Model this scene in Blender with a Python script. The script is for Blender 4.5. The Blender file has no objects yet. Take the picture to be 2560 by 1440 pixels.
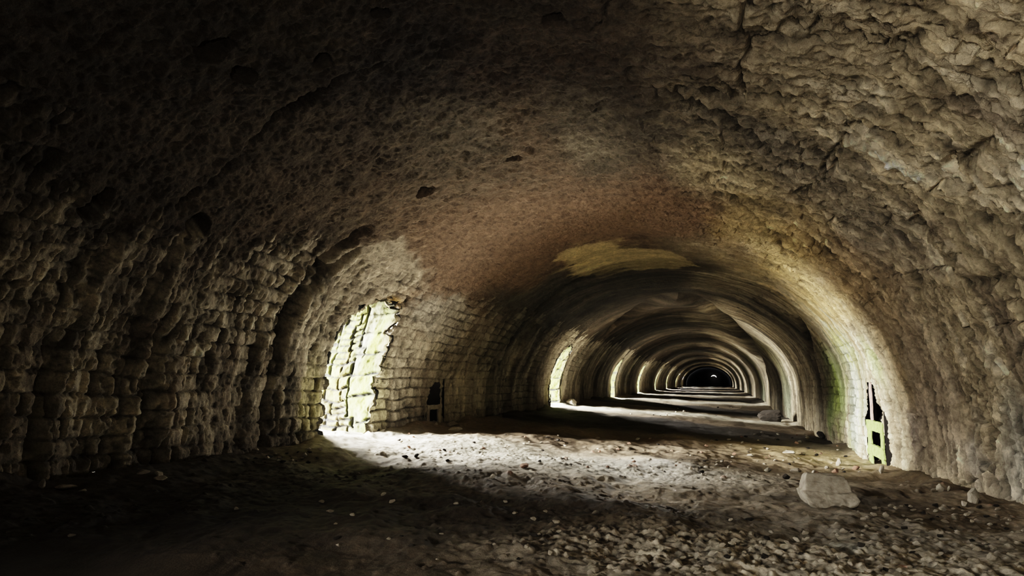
import bpy, math, random
import numpy as np

random.seed(7)
rng = np.random.RandomState(7)
COL = bpy.context.scene.collection
SC = bpy.context.scene

# ------------------------------------------------------------------ camera
EYE = 0.85
F_PX, W, H = 1800.0, 2560, 1440
VX, VY = 1789.0, 955.0
_tx, _ty = (VX - W / 2) / F_PX, (H / 2 - VY) / F_PX
_n = math.sqrt(1 + _tx * _tx + _ty * _ty)
PSI = math.asin(_tx / _n)
PHI = math.acos((1 / _n) / math.cos(PSI))
cam_d = bpy.data.cameras.new('camera')
cam = bpy.data.objects.new('camera', cam_d)
COL.objects.link(cam)
cam.location = (0, 0, EYE)
cam.rotation_euler = (math.pi / 2 + PHI, 0, PSI)
cam_d.sensor_fit = 'HORIZONTAL'
cam_d.sensor_width = 36
cam_d.lens = 36 * F_PX / W
cam_d.clip_start = 0.05
cam_d.clip_end = 500
SC.camera = cam
_r = np.array([math.cos(PSI), math.sin(PSI), 0.0])
_f = np.array([-math.sin(PSI) * math.cos(PHI), math.cos(PSI) * math.cos(PHI), math.sin(PHI)])
_u = np.cross(_r, _f)
_o = np.array([0, 0, EYE])


def ray(px, py):
    d = _f + _r * ((px - W / 2) / F_PX) + _u * ((H / 2 - py) / F_PX)
    return d / np.linalg.norm(d)


# ------------------------------------------------------------------ noise
_T = [rng.rand(512, 512).astype(np.float32) * 2 - 1 for _ in range(4)]


def vn(a, b, seed=0):
    """smooth value noise on arrays a, b (lattice units)"""
    t = _T[seed % 4]
    a = np.asarray(a, np.float32) + (seed * 37.13) % 211
    b = np.asarray(b, np.float32) + (seed * 91.77) % 233
    ia = np.floor(a); ib = np.floor(b)
    fa = a - ia; fb = b - ib
    ia = ia.astype(np.int32); ib = ib.astype(np.int32)
    fa = fa * fa * fa * (fa * (fa * 6 - 15) + 10)
    fb = fb * fb * fb * (fb * (fb * 6 - 15) + 10)
    i0 = ia & 511; i1 = (ia + 1) & 511; j0 = ib & 511; j1 = (ib + 1) & 511
    return (t[i0, j0] * (1 - fa) + t[i1, j0] * fa) * (1 - fb) + (t[i0, j1] * (1 - fa) + t[i1, j1] * fa) * fb


def fbm(a, b, seed=0, octv=4, gain=.5):
    s = 0; amp = 1; tot = 0; k = 1
    for o in range(octv):
        c, d = math.cos(o * .9), math.sin(o * .9)
        s = s + amp * vn((a * c - b * d) * k, (a * d + b * c) * k, seed + o * 5)
        tot += amp; amp *= gain; k *= 2.03
    return s / tot * 1.5


def hash2(i, j, seed=0):
    return _T[seed % 4][(i + seed * 71) & 511, (j + seed * 53) & 511] * .5 + .5


def sm(x, a, b):
    t = np.clip((x - a) / (b - a), 0, 1)
    return t * t * (3 - 2 * t)


def worley(a, b, seed, rmin, rmax, prob):
    """pebble field: dome height 0..1 and a random id per pebble (lattice units)"""
    ia = np.floor(a).astype(np.int32); ib = np.floor(b).astype(np.int32)
    best = np.zeros_like(a, dtype=np.float32); bid = np.zeros_like(best)
    for da in (-1, 0, 1):
        for db in (-1, 0, 1):
            i = ia + da; j = ib + db
            cx = i + hash2(i, j, seed); cy = j + hash2(i, j, seed + 1)
            r = rmin + (rmax - rmin) * hash2(i, j, seed + 2) ** 2
            pr = hash2(i, j, seed + 3)
            ang = hash2(j, i, seed + 2) * 3.14; el = .6 + .8 * hash2(j, i, seed + 1)
            ca, sa = np.cos(ang), np.sin(ang)
            dx = a - cx; dy = b - cy
            u = (dx * ca + dy * sa) * el; v = (-dx * sa + dy * ca)
            dist = np.maximum(np.sqrt(u * u + v * v), (np.abs(u) + np.abs(v)) * .78) / r
            h = np.sqrt(np.clip(1 - dist * dist, 0, 1)) * r / rmax * (pr < prob)
            m = h > best
            best = np.where(m, h, best); bid = np.where(m, hash2(j + 7, i + 3, seed + 2), bid)
    return best, bid


# ------------------------------------------------------------------ tunnel profile
CX, A, ZS, ZT = -0.93, 2.94, 0.55, 2.80
B = ZT - ZS
ZB = -0.55
_ph = np.linspace(0, math.pi, 3001)
_px = CX - A * np.cos(_ph); _pz = ZS + B * np.sin(_ph) ** 0.97
_px = np.concatenate([[CX - A - .0], _px, [CX + A + .0]])
_pz = np.concatenate([[ZB], _pz, [ZB]])
_sl = np.concatenate([[0], np.cumsum(np.hypot(np.diff(_px), np.diff(_pz)))])
SLEN = _sl[-1]


def prof(s):
    return np.interp(s, _sl, _px), np.interp(s, _sl, _pz)


def prof_n(s):
    e = .02
    x0, z0 = prof(s - e); x1, z1 = prof(s + e)
    tx, tz = x1 - x0, z1 - z0
    l = np.hypot(tx, tz) + 1e-9
    return tz / l, -tx / l          # inward normal


def xleft(z):
    q = np.clip((np.asarray(z, float) - ZS) / B, 0, 1)
    return np.where(np.asarray(z) < ZS, CX - A, CX - A * np.sqrt(1 - np.clip(q, 0, .999) ** 2))


def hit(px, py):
    """pixel -> (s, y) on the vault"""
    d = ray(px, py)
    lo, hi = .1, 200.

    def inside(p):
        if p[2] < ZS: return abs(p[0] - CX) < A
        return ((p[0] - CX) / A) ** 2 + ((p[2] - ZS) / B) ** 2 < 1
    for _ in range(60):
        mid = (lo + hi) / 2
        if inside(_o + d * mid): lo = mid
        else: hi = mid
    p = _o + d * lo
    i = np.argmin((_px - p[0]) ** 2 + (_pz - p[2]) ** 2)
    s = _sl[i]
    if p[2] < ZS:
        s = (p[2] - ZB) if p[0] < CX else SLEN - (p[2] - ZB)
    return float(s), float(p[1])


# ------------------------------------------------------------------ floor height
_FY = [-12, 4, 5.6, 8, 10, 23, 35, 60, 102, 120]
_FR = [-.78, -.78, -.84, -1.0, -1.10, -1.12, -.88, -.74, -.62, -.62]


def floor_base(x, y):
    zr = np.interp(y, _FY, _FR)
    t = np.clip((x + 3.87) / 5.88, 0, 1)
    t = t * .55 + .45 * (t * t * (3 - 2 * t))
    z = -.62 + (zr + .62) * t
    return EYE + z


def floor_lump(x, y):
    return (fbm(x * .9, y * .9, 3, 4) * .045 + fbm(x * 3.1, y * 2.6, 8, 3) * .018)


def floor_z(x, y):
    xx = np.array([x], float); yy = np.array([y], float)
    return float((floor_base(xx, yy) + floor_lump(xx, yy))[0])


def floor_hit(px, py):
    d = ray(px, py)
    t = .5
    while t < 200:
        p = _o + d * t
        if p[2] < floor_z(p[0], p[1]): break
        t *= 1.004
    return _o + d * t


# ------------------------------------------------------------------ materials
def nodes_mat(name, rough=.9, scale=60., bump=.35, dist=.01, var=.35, spec=.25):
    m = bpy.data.materials.new(name); m.use_nodes = True
    nt = m.node_tree; N = nt.nodes; L = nt.links
    N.clear()
    out = N.new('ShaderNodeOutputMaterial'); bs = N.new('ShaderNodeBsdfPrincipled')
    at = N.new('ShaderNodeAttribute'); at.attribute_name = 'tint'
    tc = N.new('ShaderNodeTexCoord')
    n1 = N.new('ShaderNodeTexNoise'); n1.inputs['Scale'].default_value = scale
    n1.inputs['Detail'].default_value = 5; n1.inputs['Roughness'].default_value = .65
    n2 = N.new('ShaderNodeTexNoise'); n2.inputs['Scale'].default_value = scale * .23
    n2.inputs['Detail'].default_value = 4
    L.new(tc.outputs['Object'], n1.inputs['Vector']); L.new(tc.outputs['Object'], n2.inputs['Vector'])
    ad = N.new('ShaderNodeMath'); ad.operation = 'ADD'
    L.new(n1.outputs['Fac'], ad.inputs[0]); L.new(n2.outputs['Fac'], ad.inputs[1])
    mr = N.new('ShaderNodeMapRange'); mr.inputs['From Min'].default_value = .6; mr.inputs['From Max'].default_value = 1.4
    mr.inputs['To Min'].default_value = 1 - var; mr.inputs['To Max'].default_value = 1 + var
    L.new(ad.outputs[0], mr.inputs['Value'])
    mx = N.new('ShaderNodeVectorMath'); mx.operation = 'SCALE'
    L.new(at.outputs['Color'], mx.inputs[0]); L.new(mr.outputs[0], mx.inputs['Scale'])
    L.new(mx.outputs[0], bs.inputs['Base Color'])
    bs.inputs['Roughness'].default_value = rough
    bs.inputs['Specular IOR Level'].default_value = spec
    bp = N.new('ShaderNodeBump'); bp.inputs['Strength'].default_value = bump; bp.inputs['Distance'].default_value = dist
    L.new(ad.outputs[0], bp.inputs['Height']); L.new(bp.outputs[0], bs.inputs['Normal'])
    L.new(bs.outputs[0], out.inputs[0])
    return m


M_WALL = nodes_mat('weathered_limestone', .88, 48, .9, .03, .5)
M_FLOOR = nodes_mat('dusty_gravel', .8, 90, .5, .009, .45, .35)
M_JAMB = nodes_mat('mossy_jamb_stone', .9, 45, .6, .012, .35)


def stone_mat(name, c, c2, scale=9., rough=.9, bump=.5):
    m = bpy.data.materials.new(name); m.use_nodes = True
    nt = m.node_tree; N = nt.nodes; L = nt.links
    bs = N['Principled BSDF']
    tc = N.new('ShaderNodeTexCoord')
    n1 = N.new('ShaderNodeTexNoise'); n1.inputs['Scale'].default_value = scale; n1.inputs['Detail'].default_value = 7
    n1.inputs['Roughness'].default_value = .65
    L.new(tc.outputs['Object'], n1.inputs['Vector'])
    cr = N.new('ShaderNodeValToRGB')
    cr.color_ramp.elements[0].position = .32; cr.color_ramp.elements[0].color = (*c2, 1)
    cr.color_ramp.elements[1].position = .65; cr.color_ramp.elements[1].color = (*c, 1)
    L.new(n1.outputs['Fac'], cr.inputs[0]); L.new(cr.outputs[0], bs.inputs['Base Color'])
    bs.inputs['Roughness'].default_value = rough; bs.inputs['Specular IOR Level'].default_value = .25
    bp = N.new('ShaderNodeBump'); bp.inputs['Strength'].default_value = bump; bp.inputs['Distance'].default_value = .02
    L.new(n1.outputs['Fac'], bp.inputs['Height']); L.new(bp.outputs[0], bs.inputs['Normal'])
    return m


M_GREY = stone_mat('grey_limestone', (.36, .32, .26), (.17, .145, .115))
M_PALE = stone_mat('pale_limestone', (.48, .44, .37), (.28, .25, .2))
M_DARK = stone_mat('burnt_and_shaded_stone', (.03, .024, .019), (.013, .011, .009))  # dark stones, set blacker for the shade on the far block
M_RED = stone_mat('reddish_brick_stone', (.26, .15, .10), (.13, .08, .06))
M_BLOCK = stone_mat('block_limestone', (.46, .42, .355), (.23, .20, .16), 16., .9, .7)
M_MOSS = stone_mat('algae_green_stone', (.31, .40, .14), (.17, .23, .07), 14)
M_BAR = stone_mat('weathered_post_stone', (.46, .34, .30), (.24, .16, .14), 14)
M_BLACK = stone_mat('deep_black', (.012, .010, .009), (.006, .005, .005))  # near black, for the dark far end and the flue recesses


# ------------------------------------------------------------------ mesh helpers
def link_mesh(name, verts, faces, mat, parent=None, tint=None, smooth=True, normals=None):
    me = bpy.data.meshes.new(name)
    verts = np.asarray(verts, np.float32).reshape(-1, 3)
    faces = np.asarray(faces, np.int32)
    k = faces.shape[1]
    me.vertices.add(len(verts)); me.vertices.foreach_set('co', verts.ravel())
    me.loops.add(faces.size); me.loops.foreach_set('vertex_index', faces.ravel())
    me.polygons.add(len(faces))
    me.polygons.foreach_set('loop_start', np.arange(0, faces.size, k, dtype=np.int32))
    me.polygons.foreach_set('use_smooth', np.full(len(faces), smooth))
    me.update(calc_edges=True)
    me.validate()
    if tint is not None:
        a = me.color_attributes.new('tint', 'FLOAT_COLOR', 'POINT')
        c = np.ones((len(verts), 4), np.float32); c[:, :3] = np.asarray(tint).reshape(-1, 3)
        a.data.foreach_set('color', c.ravel())
    if normals is not None:
        me.normals_split_custom_set_from_vertices(np.asarray(normals, np.float32).reshape(-1, 3))
    me.materials.append(mat)
    o = bpy.data.objects.new(name, me)
    COL.objects.link(o)
    if parent is not None: o.parent = parent
    return o


def grid_faces(nr, nc, keep=None):
    i = np.arange((nr - 1) * (nc - 1)); r = i // (nc - 1); c = i % (nc - 1)
    a = r * nc + c
    f = np.stack([a, a + nc, a + nc + 1, a + 1], 1)
    if keep is not None: f = f[keep.ravel()]
    return f


def compact(faces, *arrs):
    u, inv = np.unique(faces, return_inverse=True)
    return inv.reshape(faces.shape), [x[u] for x in arrs]


def struct(o):
    o['kind'] = 'structure'
    return o


def tag(o, label, cat, group=None, kind=None):
    o['label'] = label; o['category'] = cat
    if group: o['group'] = group
    if kind: o['kind'] = kind
    return o


# ------------------------------------------------------------------ doorways along the left wall
DOORS = [(-3.9, -2.75), (6.65, 7.78), (17.1, 18.35), (27.6, 28.8), (37.7, 38.9), (48.5, 49.7), (59.8, 61.0), (74.0, 75.2), (87.6, 88.8)]
DZS, DZT = 1.12, 1.76          # springing and crown of the door heads


def door_top(y, y0, y1):
    q = np.clip((y - (y0 + y1) / 2) / ((y1 - y0) / 2), -1, 1)
    return DZS + (DZT - DZS) * np.sqrt(1 - q * q)


# ------------------------------------------------------------------ vault surface
ys = list(np.arange(-9, .8, .12)) + list(np.arange(.8, 2.4, .0125))
y = 2.4
while y < 103:
    ys.append(y)
    y += max(.0085, .0085 * (y / 4.0) ** 1.42)
ys.append(103.0)
YR = np.array(ys, np.float32)
NC = 1250
SR = np.linspace(0, SLEN, NC).astype(np.float32)
NR = len(YR)
S = np.broadcast_to(SR[None, :], (NR, NC)); Y = np.broadcast_to(YR[:, None], (NR, NC))
DY = np.gradient(YR)[:, None]


def fade(wl):
    """fade detail the mesh cannot carry at that distance"""
    return np.clip(wl / (2.2 * DY) - .4, 0, 1)


X0, Z0 = prof(SR); NX, NZ = prof_n(SR)
X0 = X0[None, :]; Z0 = Z0[None, :]
leftness = (1 - sm(SR, 2.2, 3.2))[None, :]     # 1 on the left wall
rightness = sm(SR, SLEN - 4.6, SLEN - 3.2)[None, :]
print('grid', NR, NC)

# boundary between bare pale stone and the sooty glaze on the left haunch
_b = [hit(*p) for p in [(0, 330), (150, 380), (260, 520), (420, 560), (640, 590), (900, 640), (1060, 700), (1170, 775), (1330, 800)]]
_by = np.array([q[1] for q in _b]); _bs = np.array([q[0] for q in _b])
_k = np.argsort(_by)
SB = np.interp(YR, _by[_k], _bs[_k])[:, None]
wy = Y + vn(S * 1.3, Y * 1.1, 2) * .06
streak = vn(S * 1.6, wy * 11, 1) * .5 + vn(S * 3.0, wy * 23, 2) * .4 + vn(S * 5, wy * 44, 0) * .25
streak_b = vn(S * 1.1, wy * 8, 3)
bare = sm(SB - S + streak * .36 + vn(S * 2, Y * 2, 5) * .22 + vn(S * 11, Y * 14, 8) * .05, -.05, .05)    # 1 where the bare stone shows (left)
bareR = sm(S + vn(S * 1.5, Y * .6, 22) * .5, SLEN - 5.0, SLEN - 3.5)
sideL = (SR < SLEN / 2)[None, :]
BARE = np.where(sideL, bare, bareR)

# masonry
CH = .132
warp = vn(S * 2.5, Y * 2.5, 9) * .02
sc_ = (S + warp) / CH
ci = np.floor(sc_).astype(np.int32); cf = sc_ - ci
bw = .11 + .10 * hash2(ci, ci * 0 + 3, 1)
yb = Y / bw + hash2(ci, ci * 0 + 11, 2) * 7 + vn(S * 4, Y * 5, 4) * .12
bi = np.floor(yb).astype(np.int32); bf = yb - bi
jh_ = np.minimum(cf, 1 - cf) * CH
jv_ = np.minimum(bf, 1 - bf) * bw
jn = .010 + .012 * (vn(S * 9, Y * 9, 6) * .5 + .5)
slot = hash2(ci + 5, np.floor(yb + .5).astype(np.int32), 2) > .58
jv_w = np.where(slot, .013 + .012 * hash2(ci, np.floor(yb + .5).astype(np.int32), 1), .006)
joint = 1 - sm(jh_, jn * .2, jn * 1.1)
jslot = (1 - sm(jv_ + vn(S * 14, Y * 20, 11) * .005, jv_w * .4, jv_w * 1.2)) * (.35 + .65 * slot)
brick_r = hash2(ci, bi, 3)
brick_c = hash2(bi, ci, 1)

D = np.zeros((NR, NC), np.float32)
D += fbm(S * .8, Y * .55, 1, 3) * .045
# stepped rings between chambers
ring_y = [1.2, 5.72, 8.9, 12.6, 14.4, 19.6, 22.6, 25.2, 30.5, 33.4, 36, 41, 45.6, 52, 57, 64, 70, 79, 84, 93]
prev = -9.0
for k, ry in enumerate(ring_y):
    wob = vn(S * 1.4, S * 0 + k * 3.3, 7) * .10 + vn(S * 6, S * 0 + k, 5) * .03
    st = random.uniform(-.045, .045) if ry > 9 else random.uniform(-.02, .02)
    D += st * sm(Y + wob, ry - .02, ry + .02)
    D -= st * sm(Y, ry + .5, ry + 5.0)
    g = np.exp(-((Y + wob - ry) / (.022 + .0016 * ry)) ** 2)
    D -= g * (.035 + .0012 * ry) * (.45 + .55 * (vn(S * 2.2, S * 0 + k * 9.1, 3)))

# left wall: streaky spalled brickwork
amp = (.35 + .65 * BARE)
LOWR = sm(S, SLEN - 2.6, SLEN - 1.6) * sm(Y, 8, 9.5)
JA = np.where(sideL, BARE * .75, BARE * (.12 + .4 * LOWR)) * (.55 + .9 * sm(vn(S * .9, Y * .9, 16), -.4, .6))
D -= joint * .022 * JA * fade(.12)
D -= jslot * .042 * JA * fade(.08)
D += (brick_r - .5) * .034 * np.clip(JA + .1, 0, 1) * fade(.25)
rid = 1 - np.abs(streak) * 1.7
brk = np.clip(.55 + .9 * vn(S * 3.2, Y * 3.2, 24), .1, 1.4)
D += (rid * .024 * brk + streak_b * .014) * leftness * BARE * fade(.09)
D += (streak * .02 + streak_b * .016) * (1 - leftness) * BARE * fade(.09)
ero = fbm(S * 6, Y * 9, 4, 4)
D -= sm(ero, .25, .65) * .024 * BARE * fade(.15)
D += fbm(S * 13, Y * 16, 6, 3) * .013 * fade(.08)
fine = vn(S * 14, wy * 52, 27)
pit = sm(fbm(S * 20, Y * 26, 28, 2), .3, .7)
D += (fine * .008 - pit * .014) * BARE * fade(.05)
# edge of the torn glaze
lip = np.exp(-((bare - .5) / .35) ** 2) * sideL
D += lip * .012 * fade(.1)
# glazed ceiling, bubbly slag
slag = fbm(S * 8, Y * 8, 10, 4, .6)
slag2 = np.abs(vn(S * 22, Y * 22, 3)) + .5 * np.abs(vn(S * 41, Y * 41, 1))
D += ((slag * .020) + (slag2 - .5) * .016) * (1 - BARE) * fade(.08)
# rougher rock of the right haunch close by
nearR = sm(SR, SLEN - 5.2, SLEN - 4.2)[None, :] * (1 - sm(Y, 9.0, 11.5))
rk = fbm(S * 2.2, Y * 2.2, 12, 5, .6)
D += rk * .026 * nearR
D -= sm(np.abs(vn(S * 1.7, Y * 1.1, 14) + .4 * vn(S * 5, Y * 4, 2)), .045, 0.0) * .06 * nearR
q1 = S * .8 + Y * .6; q2 = Y * .8 - S * .6
chipw = nearR * (.25 + .75 * (1 - sm(S, SLEN - 3.6, SLEN - 2.4)))
D -= np.abs(vn(q1 * 5 + vn(S * 4, Y * 4, 3) * .6, q2 * 9, 15)) * .026 * chipw
D -= np.abs(vn(q1 * 12, q2 * 19 + vn(S * 6, Y * 6, 3) * .5, 18)) * .020 * chipw
runs = vn(S * 1.1 + vn(S * 2, Y * 2, 7) * .3, wy * 8, 29) * .55 + vn(S * 2.2, wy * 19, 30) * .35 + vn(S * 4, wy * 40, 31) * .25
runs = runs * np.clip(.6 + vn(S * 1.7, Y * 1.7, 32), .1, 1.3)
D += runs * .020 * sideL * BARE * fade(.08)
D += runs * .026 * (~sideL) * sm(S, SLEN - 4.6, SLEN - 3.6) * fade(.08)
D += fbm(S * 24, Y * 28, 19, 2, .6) * .008 * nearR
crs = sm(.07 - np.abs(vn(q1 * 3.5 + vn(S * 9, Y * 9, 1) * .3, q2 * 5.5, 25)), 0, .05) * sm(vn(S * 2.7, Y * 2.7, 26), .1, .4) * nearR
D -= crs * .035

# deep vertical breaks in the left wall
def lw(y0, w, depth, s0, s1, slope=0.0):
    global D
    wob = vn(S * 2.1, S * 0 + y0, 6) * .06
    g = np.exp(-((Y + wob - y0 - slope * (S - s0)) / w) ** 4) * sm(S, s0 - .15, s0 + .1) * (1 - sm(S, s1 - .3, s1 + .2))
    D -= g * depth
    return g


crack = lw(5.60, .10, .17, .55, 3.1, .05)
lw(4.22, .10, .09, .3, 1.9, 0)
lw(3.70, .16, .05, .3, 1.7, 0)
D += np.exp(-((Y + vn(S * 2, S * 0, 1) * .05 - 4.05) / .06) ** 2) * .07 * leftness
D += np.exp(-((Y + vn(S * 2, S * 0, 3) * .05 - 3.50) / .05) ** 2) * .06 * leftness
D += np.exp(-((Y + vn(S * 2, S * 0, 3) * .08 - 5.35) / .07) ** 2) * .05 * leftness
D += np.exp(-((Y + vn(S * 2, S * 0, 2) * .08 - 5.98) / .09) ** 2) * .05 * leftness
slotg = lw(3.42, .04, .12, 1.0, 1.55, 0)
for yy, w_, dd in [(11.1, .10, .10), (12.4, .2, .08), (13.6, .25, .09), (15.2, .2, .08), (21, .5, .06), (24, .5, .06)]:
    lw(yy, w_, dd, .3, 1.9 + random.random(), 0)

# coal-feed holes and sockets in the roof
HOLE = np.zeros((NR, NC), np.float32)
for (px, py, r) in [(950, 40, .050), (530, 112, .075), (603, 178, .060), (800, 145, .06), (1383, 48, .065), (1280, 398, .075),
                    (1060, 478, .085), (818, 686, .055), (250, 488, .06), (490, 560, .075), (222, 520, .06), (1000, 0, .05), (2222, 158, .03),
                    (1775, 240, .06), (1700, 225, .035), (985, 765, .06), (1015, 752, .05), (2395, 158, .035), (2320, 855, .035),
                    (1480, 270, .02), (2145, 335, .05), (2420, 835, .06)]:
    hs, hy = hit(px, py)
    rr = np.hypot((S - hs) * 1.0, (Y - hy) * .9) * (1 + .25 * vn(S * 11, Y * 11, 5)) / r
    h = 1 - sm(rr, .75, 1.15)
    HOLE = np.maximum(HOLE, h)
D = D * (1 - HOLE) - HOLE * .28

# cracks drawn along the surface
CR = np.zeros((NR, NC), np.float32); CRD = np.zeros((NR, NC), np.float32)
def crackline(pts, w=.02, depth=.05):
    global D, CR
    q = [hit(*p) for p in pts]
    for (s0, y0), (s1, y1) in zip(q[:-1], q[1:]):
        sl = slice(max(0, np.searchsorted(YR, min(y0, y1) - .4)), np.searchsorted(YR, max(y0, y1) + .4) + 1)
        S_, Y_ = S[sl], Y[sl]
        wob = vn(S_ * 7, Y_ * 7, 4) * .035 + vn(S_ * 2.5, Y_ * 2.5, 6) * .05
        dx, dy = s1 - s0, y1 - y0
        t = np.clip(((S_ - s0) * dx + (Y_ - y0) * dy) / (dx * dx + dy * dy), 0, 1)
        dist = np.hypot(S_ - s0 - t * dx, Y_ - y0 - t * dy) + wob * .6
        g = np.exp(-(dist / w) ** 2)
        CR[sl] = np.maximum(CR[sl], g); CRD[sl] = np.maximum(CRD[sl], g * depth)
crackline([(2560, 335), (2450, 372), (2400, 420), (2370, 440)], .022)
crackline([(2110, 350), (2080, 380), (2060, 450), (1990, 490)], .018)
crackline([(450, 520), (560, 420), (690, 300), (800, 215), (950, 160)], .04, .06)
crackline([(1580, 215), (1660, 225), (1780, 275), (1870, 330), (1990, 430)], .03)
crackline([(1750, 450), (1850, 510), (1900, 560), (1960, 630)], .035)
crackline([(2170, 560), (2250, 650), (2290, 720)], .06)
crackline([(2410, 705), (2480, 700), (2530, 690)], .04)
crackline([(2200, 0), (2160, 60), (2170, 100)], .015)
crackline([(2320, 300), (2430, 260)], .012)
crackline([(920, 620), (830, 690), (770, 760), (720, 850)], .045, .09)
crackline([(1985, 800), (2020, 880), (2045, 960), (2055, 1040), (2060, 1095)], .10, .12)
crackline([(1545, 815), (1600, 775), (1650, 752), (1700, 742), (1750, 758), (1790, 785)], .3, .2)
crackline([(1790, 785), (1830, 815), (1870, 860), (1905, 930)], .3, .22)
crackline([(1270, 920), (1290, 840), (1360, 760), (1450, 700)], .06)
D -= CRD

# ------------------------------------------------------------------ surface colour (stone tint with some painted shade)
def c3(*v): return np.array(v, np.float32)


def mix(col, c, w):
    return col * (1 - w[..., None]) + c * w[..., None]


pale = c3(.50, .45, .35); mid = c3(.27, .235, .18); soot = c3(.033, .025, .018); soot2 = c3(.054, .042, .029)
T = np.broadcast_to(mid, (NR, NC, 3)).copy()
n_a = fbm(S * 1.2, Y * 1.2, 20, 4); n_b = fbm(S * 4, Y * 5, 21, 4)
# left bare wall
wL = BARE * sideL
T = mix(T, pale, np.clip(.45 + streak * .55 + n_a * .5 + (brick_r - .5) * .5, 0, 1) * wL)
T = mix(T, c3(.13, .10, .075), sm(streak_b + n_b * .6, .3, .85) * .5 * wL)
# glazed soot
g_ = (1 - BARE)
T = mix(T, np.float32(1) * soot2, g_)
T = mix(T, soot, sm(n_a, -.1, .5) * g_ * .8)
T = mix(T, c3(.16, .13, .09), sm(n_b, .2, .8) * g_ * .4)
# right side tan rock
wR = np.clip(bareR * np.ones_like(S), 0, 1) * (~sideL)
T = mix(T, c3(.36, .30, .205), wR)
T = mix(T, c3(.47, .41, .31), sm(n_b + streak * .35, 0, .7) * wR * .8)
T = mix(T, c3(.17, .135, .10), sm(n_a + streak_b * .5, .2, .75) * wR * .75)


def blot(px, py, rs, ry, c, w=1.0, sharp=.5, ns=0):
    global T
    s0, y0 = hit(px, py)
    r = np.hypot((S - s0) / rs, (Y - y0) / ry) + vn(S * 2.2, Y * 2.2 / max(1, ry), 30 + ns) * .35 + streak * .12 + vn(S * 7, Y * 7, 33) * .12
    T = mix(T, np.array(c, np.float32), (1 - sm(r, 1 - sharp, 1 + sharp * .4)) * w)


# dark purple-brown roof centre, grey and reddish zones further on
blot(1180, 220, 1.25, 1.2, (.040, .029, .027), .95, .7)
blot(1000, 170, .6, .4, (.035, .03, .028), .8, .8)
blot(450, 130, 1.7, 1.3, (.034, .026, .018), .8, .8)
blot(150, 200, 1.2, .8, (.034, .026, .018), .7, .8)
blot(1000, 480, 1.4, 2.2, (.17, .14, .105), .5, .8, 1)
blot(1350, 430, 1.1, 2.0, (.235, .205, .16), .8, .8, 2)
blot(1450, 365, .22, .35, (.5, .44, .34), .45, .9, 3)
blot(1300, 600, 1.4, 3.4, (.20, .138, .095), .85, .8, 4)
blot(1150, 660, .9, 2.2, (.19, .135, .095), .7, .7, 4)
blot(1600, 550, 1.2, 2.2, (.21, .145, .10), .8, .7, 5)
blot(1500, 690, 1.6, 2.5, (.07, .062, .05), .7, .6, 6)
blot(1330, 780, 1.0, 2.5, (.07, .068, .055), .7, .7, 6)
blot(1560, 655, .95, 1.1, (.54, .45, .26), .95, .25, 7)
blot(1480, 640, .5, .9, (.54, .44, .25), .9, .25, 8)
blot(1640, 650, .5, .9, (.52, .43, .25), .9, .25, 9)
blot(1640, 760, 1.4, 1.6, (.05, .042, .034), .7, .6, 1)
# right haunch
blot(1800, 330, .9, .9, (.11, .095, .075), .75, .8, 1)
blot(2000, 430, .8, .8, (.13, .115, .095), .65, .8, 2)
blot(2150, 560, .6, .8, (.14, .125, .105), .55, .8, 3)
blot(1500, 120, .9, .6, (.075, .055, .04), .7, .7, 2)
blot(1780, 420, .35, .9, (.42, .36, .24), .6, .8, 2)
blot(1950, 640, .7, 2.0, (.47, .36, .17), .85, .8, 4)
blot(2040, 780, .8, 2.2, (.48, .35, .155), .85, .8, 5)
blot(1880, 560, .4, 1.4, (.44, .36, .2), .7, .8, 5)
blot(2150, 720, .7, 1.2, (.34, .24, .13), .7, .8, 6)
blot(2330, 1000, .8, 1.0, (.38, .315, .26), .7, .8, 7)
blot(2280, 1050, .5, .6, (.36, .30, .27), .7, .8, 7)
blot(2300, 900, 1.6, 1.6, (.27, .22, .155), .6, .7, 5)
blot(2530, 1130, .55, .35, (.42, .41, .37), .7, .8, 8)
blot(2430, 1150, .22, .25, (.42, .39, .34), .7, .6, 9)
blot(2460, 1200, .3, .5, (.22, .19, .155), .6, .6, 2)
blot(2240, 930, .7, .5, (.42, .33, .2), .6, .7, 2)
# green algae where daylight falls
for (px, py, rs, ry, w) in [(2140, 1010, .55, .55, .75), (2090, 960, .7, .9, .9), (2075, 1030, .5, .6, .85), (2110, 880, .5, .9, .6), (2190, 900, .35, .35, .55),
                            (2130, 1110, .35, .7, .45)]:
    blot(px, py, rs, ry, (.40, .50, .20), w, .9, 3)
blot(2140, 1020, .75, .42, (.60, .64, .56), .8, .6, 3)
blot(2085, 985, .6, .35, (.46, .56, .13), .7, .7, 1)
for yy in [23.0, 34.5, 47.0, 58, 70, 84]:
    r = np.hypot((S - (SLEN - 1.1)) / 1.1, (Y - yy) / 1.6) + streak * .3
    T = mix(T, c3(.36, .39, .27), (1 - sm(r, .4, 1.2)) * .8)
    T *= (1 - .35 * sm(Y, 17, 20) * sm(S, SLEN - 4, SLEN - 2) * (1 / 6))[..., None]
    r = np.hypot((S - (SLEN - 2.3)) / 1.2, (Y - yy) / 1.6) + streak * .3
    T = mix(T, c3(.45, .40, .20), (1 - sm(r, .4, 1.2)) * .6)
for (a_, b_) in DOORS:
    for yy, w in ((a_ - .25, .5), (b_ + .15, .35)):
        r = np.hypot((S - 1.0) / .75, (Y - yy) / .35) + streak * .3
        T = mix(T, c3(.36, .35, .12), (1 - sm(r, .3, 1.1)) * w)
# newer stone panels above door
blot(960, 690, .42, 1.1, (.42, .37, .29), .8, .25, 12)
blot(1120, 790, .35, 1.1, (.42, .39, .33), .75, .25, 13)
blot(985, 755, .12, .3, (.35, .22, .06), .8, .6, 2)
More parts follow.
